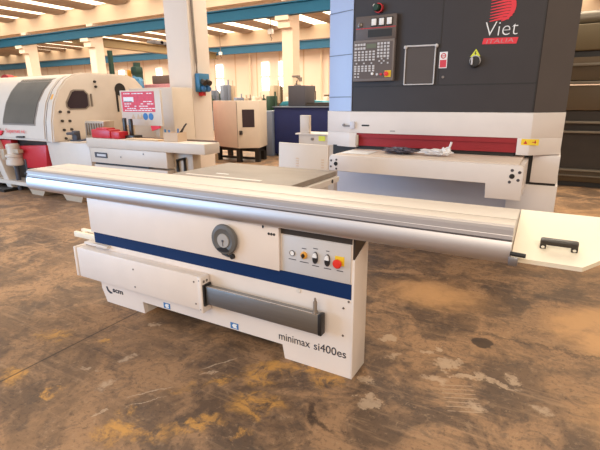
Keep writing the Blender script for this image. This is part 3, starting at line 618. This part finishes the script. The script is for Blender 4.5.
part('badge', MB().prism([(-7.72, .935), (-7.56, .935), (-7.60, .89), (-7.66, .855), (-7.70, .875)], 'Y', 3.838, 3.858), 'logored', mo, 'red shield badge')
ow = part('octagon_window', MB().prism([(4.16, 1.30), (4.20, 1.27), (4.45, 1.27), (4.50, 1.31), (4.50, 1.47), (4.45, 1.52), (4.30, 1.52), (4.26, 1.50), (4.16, 1.35)], 'X', XE, XE+.012), 'window_dark', mo, 'dark octagonal inspection window')
part('window_seal', MB().prism([(4.14, 1.29), (4.19, 1.25), (4.46, 1.25), (4.525, 1.30), (4.525, 1.48), (4.46, 1.54), (4.29, 1.54), (4.24, 1.52), (4.14, 1.36)], 'X', XE, XE+.006), 'conduit', ow)
kb = MB()
for y, z in ((4.03, 1.225), (4.16, 1.218), (4.04, 1.095), (4.16, 1.09), (4.05, .965), (4.17, .968), (4.06, .84), (4.18, .84), (4.66, 1.66), (4.67, 1.585)): kb.lathe((XE, y, z), (1, 0, 0), [(0, 0), (.020, 0), (.020, .02), (.014, .03), (0, .03)], 14)
pieces('knob', kb, 'handle', mo)
part('round_port', MB().lathe((XE, 5.12, 1.55), (1, 0, 0), [(0, 0), (.10, 0), (.10, .012), (0, .012)], 24).box(XE, XE+.01, 5.03, 5.06, 1.2, 1.55), 'black', mo, 'dark round port in the end face')
part('handle_bar', MB().box(XE+.01, XE+.03, 4.55, 4.57, 1.29, 1.48), 'conduit', mo)
# base of the moulder
part('base', MB().box(-10.1, -6.25, 4.08, 5.7, .10, .80), 'moulder', mo)
part('base_end', MB().prism([(-6.62, .80), (-5.62, .80), (-5.62, .12), (-6.52, .12)], 'Y', 3.95, 4.9, .004), 'moulder', mo)
part('foot', MB().prism([(-6.95, .10), (-6.52, .10), (-6.60, 0), (-6.88, 0)], 'Y', 3.76, 4.3), 'moulder_d', mo)
part('foot', MB().prism([(-6.08, .10), (-5.60, .10), (-5.66, 0), (-6.0, 0)], 'Y', 3.74, 4.3), 'moulder_d', mo)
part('base_rail', MB().box(-10.1, -5.6, 3.78, 4.3, .10, .16), 'moulder', mo)
part('red_guard', MB().prism([(-7.35, .70), (-6.60, .74), (-6.66, .40), (-7.20, .36)], 'Y', 3.92, 4.04, .005), 'redcast', mo, 'red guard below the hood')
part('red_guard', MB().box(-7.88, -7.55, 3.93, 4.04, .50, .78, .005), 'redcast', mo, 'small red guard left of the motor')
mt = part('motor', MB().lathe((-7.38, 3.86, .40), (0, 0, 1), [(0, 0), (.11, 0), (.13, .02), (.13, .10), (.115, .11), (.115, .13), (.135, .14), (.135, .17), (.10, .19), (.10, .32), (.08, .34), (0, .34)], 24), 'moulder', mo, 'upright cream spindle motor')
pieces('motor_box', MB().box(-7.50, -7.40, 3.72, 3.80, .50, .66, .008).box(-7.30, -7.15, 3.80, 3.88, .60, .66, .005), 'moulder_d', mt)
part('motor_shaft', MB().cyl((-7.38, 3.86, .0), (-7.38, 3.86, .41), .035).cyl((-7.20, 3.92, .0), (-7.20, 3.92, .5), .018), 'darkgrey', mt)
part('dark_bay', MB().box(-7.75, -6.66, 4.05, 4.07, .08, .80), 'handle', mo)
part('sloping_leg', MB().prism([(-8.05, .80), (-7.86, .80), (-7.48, .0), (-7.62, .0)], 'Y', 3.80, 3.95, .004), 'moulder', mo, 'slanted cream support leg')
part('floor_rail', MB().box(-10.1, -7.40, 3.62, 3.84, 0, .045), 'black', mo)
part('left_tank', MB().box(-10.1, -8.0, 3.85, 4.3, .05, .80, .01), 'moulder', mo)
# feed table
bd = part('feed_table', MB().box(-5.60, -3.478, 3.90, 4.17, .762, .886, .006), 'moulder', mo, 'long white infeed table')
part('table_apron', MB().box(-5.55, -4.10, 3.905, 4.16, .56, .760, .004), 'moulder', bd)
part('table_recess', MB().box(-5.50, -4.45, 3.93, 4.28, .535, .56), 'black', bd)
part('lower_apron', MB().box(-5.5, -4.11, 3.91, 4.30, .10, .532), 'moulder', bd)
part('table_pedestal', MB().box(-4.09, -3.78, 4.02, 4.16, 0, .762, .004), 'moulder_d', bd)
part('pedestal_grip', MB().tube([(-4.02, 4.0, .52), (-4.02, 4.0, .66), (-3.90, 4.0, .69), (-3.90, 4.0, .52)], .02), 'black', bd)
part('name_plate', MB().box(-5.45, -5.20, 3.896, 3.9045, .63, .70), 'darkgrey', bd, 'dark name plate with pale field')
pieces('plate_field', MB().box(-5.40, -5.22, 3.893, 3.896, .65, .68), 'key', bd)
part('table_fence', MB().box(-5.5, -3.5, 4.145, 4.168, .886, .905, .002), 'rail', bd)
pieces('table_button', MB().cyl((-4.93, 3.905, .66), (-4.93, 3.897, .66), .009, 10).cyl((-4.5, 3.905, .72), (-4.5, 3.897, .72), .009, 10), 'screw', bd)
part('side_roller', MB().tube([(-6.02, 3.95, .83), (-5.82, 3.95, .835), (-5.6, 3.95, .86)], .012).box(-5.95, -5.85, 3.93, 4.0, .84, .97, .01).cyl((-6.0, 3.9, .93), (-5.82, 3.9, .94), .02), 'darkgrey', mo)
part('hold_down', MB().box(-5.54, -5.16, 3.95, 4.13, .888, 1.00, .012).box(-5.46, -5.24, 3.97, 4.11, .995, 1.02, .006).box(-5.14, -4.98, 3.95, 4.11, .888, .98, .012), 'redcast', mo, 'red enamelled pressure shoe on the feed table')
pieces('pressure_post', MB().box(-5.07, -5.03, 4.10, 4.14, .888, 1.15, .004).box(-4.95, -4.91, 4.10, 4.14, .888, 1.14, .004).box(-5.08, -4.82, 4.05, 4.2, .888, .93, .006), 'handle', mo, 'two dark upright posts')
part('guard_block', MB().prism([(-5.92, .80), (-5.56, .80), (-5.48, 1.10), (-5.88, 1.10)], 'Y', 4.12, 4.3, .004), 'moulder_d', mo, 'ribbed beige guard block')
rb = MB()
for i in range(7): rb.box(-5.87+i*.055, -5.85+i*.055, 4.105, 4.119, .90, 1.07)
pieces('guard_rib', rb, 'conduit', mo)
# electrical cabinet behind the feed table
part('electrical_cabinet', MB().box(-5.95, -5.02, 5.0, 5.44, .0, 1.56, .008), 'beige', mo, 'beige electrical cabinet')
pb = part('sign_panel', MB().box(-5.33, -4.555, 4.32, 4.35, 1.045, 1.508, .004), 'moulder', mo, 'white panel with a red notice')
pieces('panel_post', MB().box(-5.25, -5.19, 4.34, 4.40, 0, 1.1).box(-4.72, -4.64, 4.34, 4.40, 0, 1.1), 'moulder_d', pb)
nt = part('red_notice', MB().box(-5.295, -4.665, 4.316, 4.320, 1.225, 1.490), 'posterred', pb, 'red printed notice')
rn = random.Random(3); tl = MB()
for r, z in enumerate((1.465, 1.36, 1.33, 1.30, 1.27, 1.245)):
    x = -5.25
    while x < -4.72:
        w = rn.uniform(.015, .06)
        if rn.random() < .75: tl.box(x, x+w, 4.3145, 4.316, z-.006, z+.006)
        x += w+.012
tl.box(-5.26, -5.06, 4.3145, 4.316, 1.355, 1.42)
part('notice_print', tl, 'white', nt)
sy = MB()
for x in (-4.86, -4.755): sy.lathe((x, 4.320, 1.165), (0, -1, 0), [(0, 0), (.046, 0), (.046, .003), (0, .003)], 20)
pieces('blue_symbol', sy, 'blueink', pb, 'round blue safety symbols')
sy = MB()
for x in (-5.10, -5.0, -4.93): sy.prism([(x-.04, 1.13), (x+.04, 1.13), (x, 1.20)], 'Y', 4.317, 4.320)
pieces('pale_symbol', sy, 'card', pb)
part('red_flag_sticker', MB().prism([(-4.79, 1.043), (-4.62, 1.043), (-4.62, 1.015), (-4.77, .975)], 'Y', 4.325, 4.345), 'logored', pb, 'red wedge sticker under the panel')

# things lying on the moulder's feed table
tb = thing('tool_carton', (-4.07, 4.08, .886), 'open cardboard box with pens and tools on the white feed table', 'box')
bm_ = MB().box(-4.20, -3.965, 3.98, 3.986, .887, .995).box(-4.20, -3.965, 4.134, 4.140, .887, .995).box(-4.20, -4.194, 3.986, 4.134, .887, .995).box(-3.971, -3.965, 3.986, 4.134, .887, .995).box(-4.194, -3.971, 3.986, 4.134, .887, .891)
part('carton', bm_, 'card', tb)
for i, (x0, x1, zt, m) in enumerate([(-4.17, -4.19, 1.03, 'bluebox'), (-4.12, -4.15, 1.02, 'blueink'), (-4.03, -4.02, 1.04, 'blueink'), (-4.10, -3.90, 1.10, 'handle'), (-4.07, -3.96, 1.07, 'darkgrey')]):
    tl_ = solo('hand_tool', MB().cyl((x0, 4.005+.025*i, .905), (x1, 4.005+.025*i, zt), .010, 8), m, (x0, 4.005+.025*i, .905), None, 'tool')
    tl_['label'] = ['blue handled tool at the left of the open cardboard box', 'short dark blue tool second from left in the cardboard box', 'upright blue tool in the middle of the cardboard box', 'long black tool leaning far right out of the cardboard box', 'dark grey tool leaning between blue one and long black one'][i]
solo('wood_slat', MB().box(-4.82, -4.25, 3.93, 4.05, .887, .905, .004), 'wood', (-4.5, 4.0, .887), 'flat timber offcut lying on the feed table left of the carton', 'timber')

# socket box on the near column
sb = thing('socket_box', (-5.02, 5.70, 1.44), 'blue electrical socket box fixed to the side of the near column', 'socket box')
part('enclosure', MB().box(-5.068, -4.97, 5.56, 5.80, 1.50, 1.78, .012), 'bluebox', sb)
pieces('socket', MB().cyl((-4.97, 5.62, 1.66), (-4.90, 5.61, 1.63), .042).cyl((-4.97, 5.74, 1.66), (-4.90, 5.73, 1.63), .042), 'handle', sb)
pieces('socket', MB().cyl((-4.97, 5.62, 1.56), (-4.92, 5.61, 1.54), .038).cyl((-4.97, 5.74, 1.56), (-4.92, 5.73, 1.54), .038), 'blueink', sb)
part('red_plug', MB().box(-5.06, -4.99, 5.62, 5.72, 1.44, 1.50, .006), 'redcast', sb)
part('conduit', MB().tube([(-5.045, 5.60, 1.78), (-5.045, 5.60, 1.95), (-5.05, 5.57, 3.4), (-5.05, 5.57, 6.7)], .018, 8), 'conduit', sb, 'thin cable conduit running up the column')

# ================================================================== MIDDLE DISTANCE
wm = thing('cabinet_machine', (-6.4, 8.7, 0), 'beige enclosed machine with small dark window on black stand, right of near column', 'machine')
part('enclosure', MB().prism([(-7.02, 8.25), (-6.12, 7.98), (-5.74, 8.28), (-5.95, 8.9), (-7.10, 8.9)], 'Z', .33, 1.36, .01), 'beige', wm)
ps = [(-6.10, 8.06), (-5.86, 8.29)]
part('window', MB().prism([(-6.03, 8.045), (-5.82, 8.211), (-5.83, 8.222), (-6.04, 8.056)], 'Z', .79, 1.17), 'window_dark', wm, 'dark window in the angled door')
part('door_handle', MB().box(-6.08, -6.03, 7.98, 8.04, .63, .72, .005), 'black', wm)
part('door_seam', MB().prism([(-6.128, 7.974), (-6.118, 7.972), (-6.118, 7.99), (-6.128, 7.99)], 'Z', .36, 1.33), 'conduit', wm)
stn = [(-6.95, 8.32), (-6.2, 8.12), (-5.86, 8.36), (-7.0, 8.8), (-6.0, 8.8)]
for i, (x, y) in enumerate(stn): part('stand_leg', MB().box(x-.05, x+.05, y-.05, y+.05, 0, .33), 'black', wm)
part('stand_frame', MB().box(-7.0, -5.82, 8.33, 8.39, .05, .10).box(-7.0, -5.95, 8.4, 8.85, .22, .328).box(-7.0, -5.82, 8.30, 8.38, .24, .328), 'black', wm)
nc = thing('navy_machine', (-5.3, 9.9, 0), 'large navy blue machine housing between beige machine and sander', 'machine')
part('housing', MB().box(-6.13, -4.0, 9.5, 10.6, .06, 1.19, .01), 'darkblue', nc)
part('plinth', MB().box(-6.1, -4.05, 9.55, 10.5, 0, .06), 'black', nc)
part('top_edge', MB().box(-6.16, -3.98, 9.47, 10.62, 1.19, 1.215), 'steelblue', nc)
sc2 = solo('slate_cabinet', MB().box(-6.60, -6.15, 9.42, 10.2, .0, 1.10, .01), 'steelblue', (-6.4, 9.8, 0), 'narrow slate blue cabinet left of the navy machine housing', 'cabinet')
solo('tarpaulin', MB().prism([(-6.75, 1.22), (-6.62, 1.33), (-6.1, 1.36), (-5.4, 1.33), (-5.35, 1.22)], 'Y', 10.70, 11.4, .01).box(-6.7, -5.4, 10.75, 11.3, 0, 1.22), 'teal', (-6.1, 11.0, 0), 'teal covered crate behind the navy machine housing', 'crate')
gb = thing('grey_box', (-5.6, 9.9, 1.215), 'dark grey box standing on top of navy machine housing', 'box')
part('case', MB().box(-5.84, -5.36, 9.7, 10.2, 1.216, 1.70, .01), 'darkgrey', gb)
solo('swing_lamp', MB().tube([(-5.72, 9.95, 1.701), (-5.74, 9.95, 1.80), (-5.68, 9.95, 1.87), (-5.76, 9.95, 1.92)], .02).box(-5.85, -5.66, 9.9, 10.0, 1.90, 1.95, .01).box(-5.78, -5.64, 9.9, 10.0, 1.701, 1.73).box(-5.66, -5.60, 9.92, 9.98, 1.80, 1.90), 'conduit', (-5.7, 9.95, 1.70), 'small jointed lamp standing on the dark grey box', 'lamp')
solo('timber_pack', MB().box(-5.33, -4.02, 9.65, 10.4, 1.217, 1.27, .004).box(-5.33, -4.02, 9.7, 10.4, 1.272, 1.30, .004), 'handle', (-4.7, 10, 1.216), 'dark planks lying on navy machine housing beside grey box', 'timber')
lm = thing('low_beige_machine', (-2.7, 5.2, 0), 'low beige machine with square post and yellow sticker, left of sander', 'machine')
part('body', MB().box(-2.86, -2.35, 5.0, 5.3, 0, .940, .008), 'beige', lm)
part('top_lip', MB().box(-2.90, -2.33, 4.98, 5.32, .940, .958, .003), 'moulder', lm)
part('post', MB().box(-2.84, -2.71, 5.0, 5.06, .958, 1.18, .006), 'moulder', lm)
part('sticker', MB().box(-2.57, -2.48, 4.994, 5.0, .87, .93), 'yellowgreen', lm, 'yellow sticker')
pieces('button', MB().cyl((-2.66, 5.0, .89), (-2.66, 4.985, .89), .018).cyl((-2.40, 5.0, .89), (-2.40, 4.985, .89), .012), 'conduit', lm)
wp = thing('sheet_panel', (-1.9, 3.4, 0), 'plain white upright sheet panel with slotted vents, behind the cast saw table', 'panel')
part('shell', MB().prism([(-2.186, 0), (-1.676, 0), (-1.656, .993), (-2.150, 1.003)], 'Y', 3.4, 3.425, .003)
     .box(-2.15, -2.08, 3.30, 3.60, 0, .03).box(-1.76, -1.69, 3.30, 3.60, 0, .03), 'moulder', wp)
vs_ = MB()
for x in (-1.96, -1.71):
    for k in range(4): vs_.box(x-.013, x+.013, 3.396, 3.4, .80+k*.022, .807+k*.022)
pieces('vent_slot', vs_, 'card', wp)

# brown machine line at the right
bw = thing('press_line', (2.5, 8.6, 0), 'wide dark brown and olive press behind the sander, right edge', 'machine')
bx0, bx1 = -.35, 5.2
part('dark_bay', MB().box(bx0, bx1, 8.30, 9.4, .25, 1.17), 'darkbrown', bw)
part('lower_frame', MB().box(bx0, bx1, 8.22, 8.34, .08, .27, .01), 'brown', bw)
part('plinth', MB().box(bx0, bx1, 8.26, 9.3, 0, .08), 'black', bw)
pieces('guide_rail', MB().box(bx0, bx1, 8.18, 8.30, .985, 1.02, .005).box(bx0, bx1, 8.18, 8.30, .84, .875, .005).box(bx0, bx1, 8.15, 8.30, .255, .28, .005).box(bx0, bx1, 8.16, 8.30, .17, .19, .005), 'greyrail', bw)
part('upper_beam', MB().box(bx0, bx1, 8.24, 9.3, 1.18, 1.55, .01), 'brown', bw)
pieces('upper_rail', MB().box(bx0, bx1, 8.20, 8.4, 1.57, 1.61, .006).box(bx0, bx1, 8.22, 8.4, 1.83, 1.87, .006), 'greyrail', bw)
part('middle_beam', MB().box(bx0, bx1, 8.26, 9.3, 1.62, 1.96, .01), 'brown', bw)
part('dark_slot', MB().box(bx0, bx1, 8.32, 9.2, 1.96, 2.05), 'black', bw)
part('top_beam', MB().box(bx0, bx1, 8.24, 9.3, 2.05, 2.42, .02), 'olive2', bw)
part('top_roller', MB().cyl((bx0, 8.5, 2.53), (bx1, 8.5, 2.53), .10, 24), 'greyrail', bw)

# stacked goods on the beige cabinet area behind the moulder
bt = thing('pallet_stack', (-7.6, 7.6, 0), 'stack of pink packaged goods behind beige cabinet, left of near column', 'stack')
part('pallet', MB().box(-8.3, -6.9, 7.2, 8.2, 0, .15), 'wood', bt)
part('package', MB().box(-8.2, -6.95, 7.25, 8.1, .15, 1.72, .02), 'pinkcard', bt)
part('package', MB().box(-7.9, -7.0, 7.3, 8.0, 1.722, 1.90, .02), 'rail', bt)
solo('blue_cover', MB().blob((-8.05, 7.0, 1.68), .17, 3, .3, (1, .8, 1.2), 4).cyl((-8.05, 7.0, 0), (-8.05, 7.0, 1.6), .05), 'bluebox', (-8.05, 7.0, 0), 'blue plastic cover on a stand left of pink packages', 'cover')
gm = thing('green_machine_head', (-8.3, 7.4, 0), 'dark green machine head on a column rising behind the moulder hood', 'machine')
part('column', MB().cyl((-8.45, 7.4, 0), (-8.45, 7.4, 1.95), .12), 'green', gm)
part('head', MB().box(-8.55, -8.35, 7.28, 7.50, 1.93, 2.12, .05).cyl((-8.45, 7.4, 2.1), (-8.45, 7.4, 2.2), .08), 'green', gm)
part('guard', MB().box(-8.68, -8.64, 7.3, 7.4, 1.86, 2.05, .01), 'orange', gm)
gp = solo('steel_post', MB().box(-9.15, -9.07, 7.2, 7.28, 0, 2.48), 'green', (-9.1, 7.2, 0), 'thin green steel post rising left of the green machine head', 'post')
hr = thing('hose_reel', (-11.3, 6.2, 0), 'red round hose reel on a post at the left edge behind the moulder', 'reel')
part('drum', MB().lathe((-11.3, 6.15, 1.70), (0, -1, 0), [(.12, 0), (.28, 0), (.28, .14), (.12, .14), (.12, 0)], 24), 'redcast', hr)
part('post', MB().box(-11.36, -11.24, 6.16, 6.26, 0, 1.95), 'orange', hr)

# hanging pulleys / lamps in the next bay
for i, (x, y, z, lb) in enumerate([(-13.4, 20.6, 4.62, 'small hoist hook hanging on a chain right of the far salmon column'), (-26.5, 32.6, 5.2, 'small hoist hanging under far blue beam, left of far salmon column')]):
    h = thing('chain_hoist', (x, y, z), lb, 'hoist')
    part('hoist_body', MB().box(x-.14, x+.14, y-.1, y+.1, z, z+.25, .04), 'white', h)
    part('chain', MB().tube([(x, y, z+.25), (x, y, 6.94)], .025, 6), 'rail', h)
    part('hook', MB().tube([(x, y, z), (x, y, z-.12), (x+.07, y, z-.2), (x+.02, y, z-.3)], .025, 6), 'rail', h)
for i, x in enumerate((-24.6, -17.4, -30.6)):
    solo('drain_pipe', MB().cyl((x, 34.25, 0), (x, 34.25, 5.9), .09, 10), 'girder', (x, 34.25, 0), ['tall pipe on far wall between the first and second windows', 'tall pipe on the far wall right of the salmon column', 'tall pipe on far wall hidden partly by near column'][i], 'pipe', 'pipes on the far wall')

# distant machine tools: a varied row on the far floor
mats = ['handle', 'conduit', 'brown', 'green', 'moulder_d', 'darkgrey', 'steelblue', 'beige', 'rail', 'moulder']
rn = random.Random(11)
def far_machine(x, y, h, w, m1, m2, label):
    t = thing('distant_machine', (x, y, 0), label, 'machine', 'distant machines along the far floor')
    part('base', MB().prism([(x-w/2, 0), (x+w/2, 0), (x+w*.42, h*.55), (x-w*.42, h*.55)], 'Y', y-.4, y+.4, .02), m1, t)
    part('head', MB().box(x-w*.30, x+w*.12, y-.3, y+.3, h*.55, h*.9, .04).cyl((x+w*.25, y, h*.5), (x+w*.25, y, h), w*.07, 10), m2, t)
cols = {'handle': 'black', 'conduit': 'grey brown', 'brown': 'brown', 'green': 'dark green', 'moulder_d': 'tan', 'darkgrey': 'dark grey', 'redcast': 'red', 'steelblue': 'slate blue', 'beige': 'beige', 'rail': 'rust brown'}
for i in range(46):
    x = -22.5+i*.36; y = 18.6-((i*7) % 5)*.42
    m1 = mats[rn.randrange(len(mats))]; m2 = mats[rn.randrange(len(mats))]
    far_machine(x, y, rn.uniform(1.6, 2.3), rn.uniform(.40, .62), m1, m2, 'small distant machine tool in the cluttered row below the far wall')

# ================================================================== LIGHT
w = bpy.data.worlds.new('daylight'); S.world = w; w.use_nodes = True
w.node_tree.nodes['Background'].inputs['Color'].default_value = (1., .875, .765, 1); w.node_tree.nodes['Background'].inputs['Strength'].default_value = .60
def area(name, loc, target, sx, sy, power, col, spread=PI):
    d = bpy.data.lights.new(name, 'AREA'); d.shape = 'RECTANGLE'; d.size = sx; d.size_y = sy; d.energy = power; d.color = col; d.spread = spread
    o = bpy.data.objects.new(name, d); C.objects.link(o); o.location = loc
    o.rotation_euler = (Vector(target)-Vector(loc)).to_track_quat('-Z', 'Y').to_euler(); return o
area('door_daylight', (-8.5, -2.2, 1.7), (-3.0, 1.8, .8), 5.5, 2.6, 300, (.30, .60, 1.))
area('front_warm_fill', (1.5, -5.5, 5.5), (-1.5, 2.2, .3), 9, 3, 290, (1., .84, .66))  # added warm fill behind the camera, not a known opening
area('roof_daylight', (-3, 7.5, 6.6), (-2, 4.5, 0), 10, 3, 700, (1., .90, .76))
area('bay_daylight', (-25, 27, 6.9), (-25, 27, 0), 50, 8, 4600, (1., .86, .68))
area('rear_bay_daylight', (-18, 14, 6.6), (-18, 17, 0), 40, 5, 3500, (1., .86, .68))

# ================================================================== CAMERA
f, pi_, ro, ya, H = 441., .2769, -.0073, .5181, 1.37
cy, sy_ = math.cos(ya), math.sin(ya); fw = Vector((-sy_, cy, 0)); rt = Vector((cy, sy_, 0)); up = Vector((0, 0, 1))
cp_, sp_ = math.cos(pi_), math.sin(pi_); F = fw*cp_-up*sp_; U = up*cp_+fw*sp_
R = rt*math.cos(ro)+U*math.sin(ro); U2 = U*math.cos(ro)-rt*math.sin(ro)
cd = bpy.data.cameras.new('camera'); cam = bpy.data.objects.new('camera', cd); C.objects.link(cam)
mw = Matrix((R, U2, -F)).transposed().to_4x4(); mw.translation = Vector((0, 0, H)); cam.matrix_world = mw
cd.sensor_width = 36; cd.lens = f*36/600; cd.clip_start = .05; cd.clip_end = 300
S.camera = cam
S.view_settings.view_transform = 'Standard'; S.view_settings.look = 'None'; S.view_settings.exposure = .42; S.view_settings.gamma = 1
S.view_settings.use_curve_mapping = False
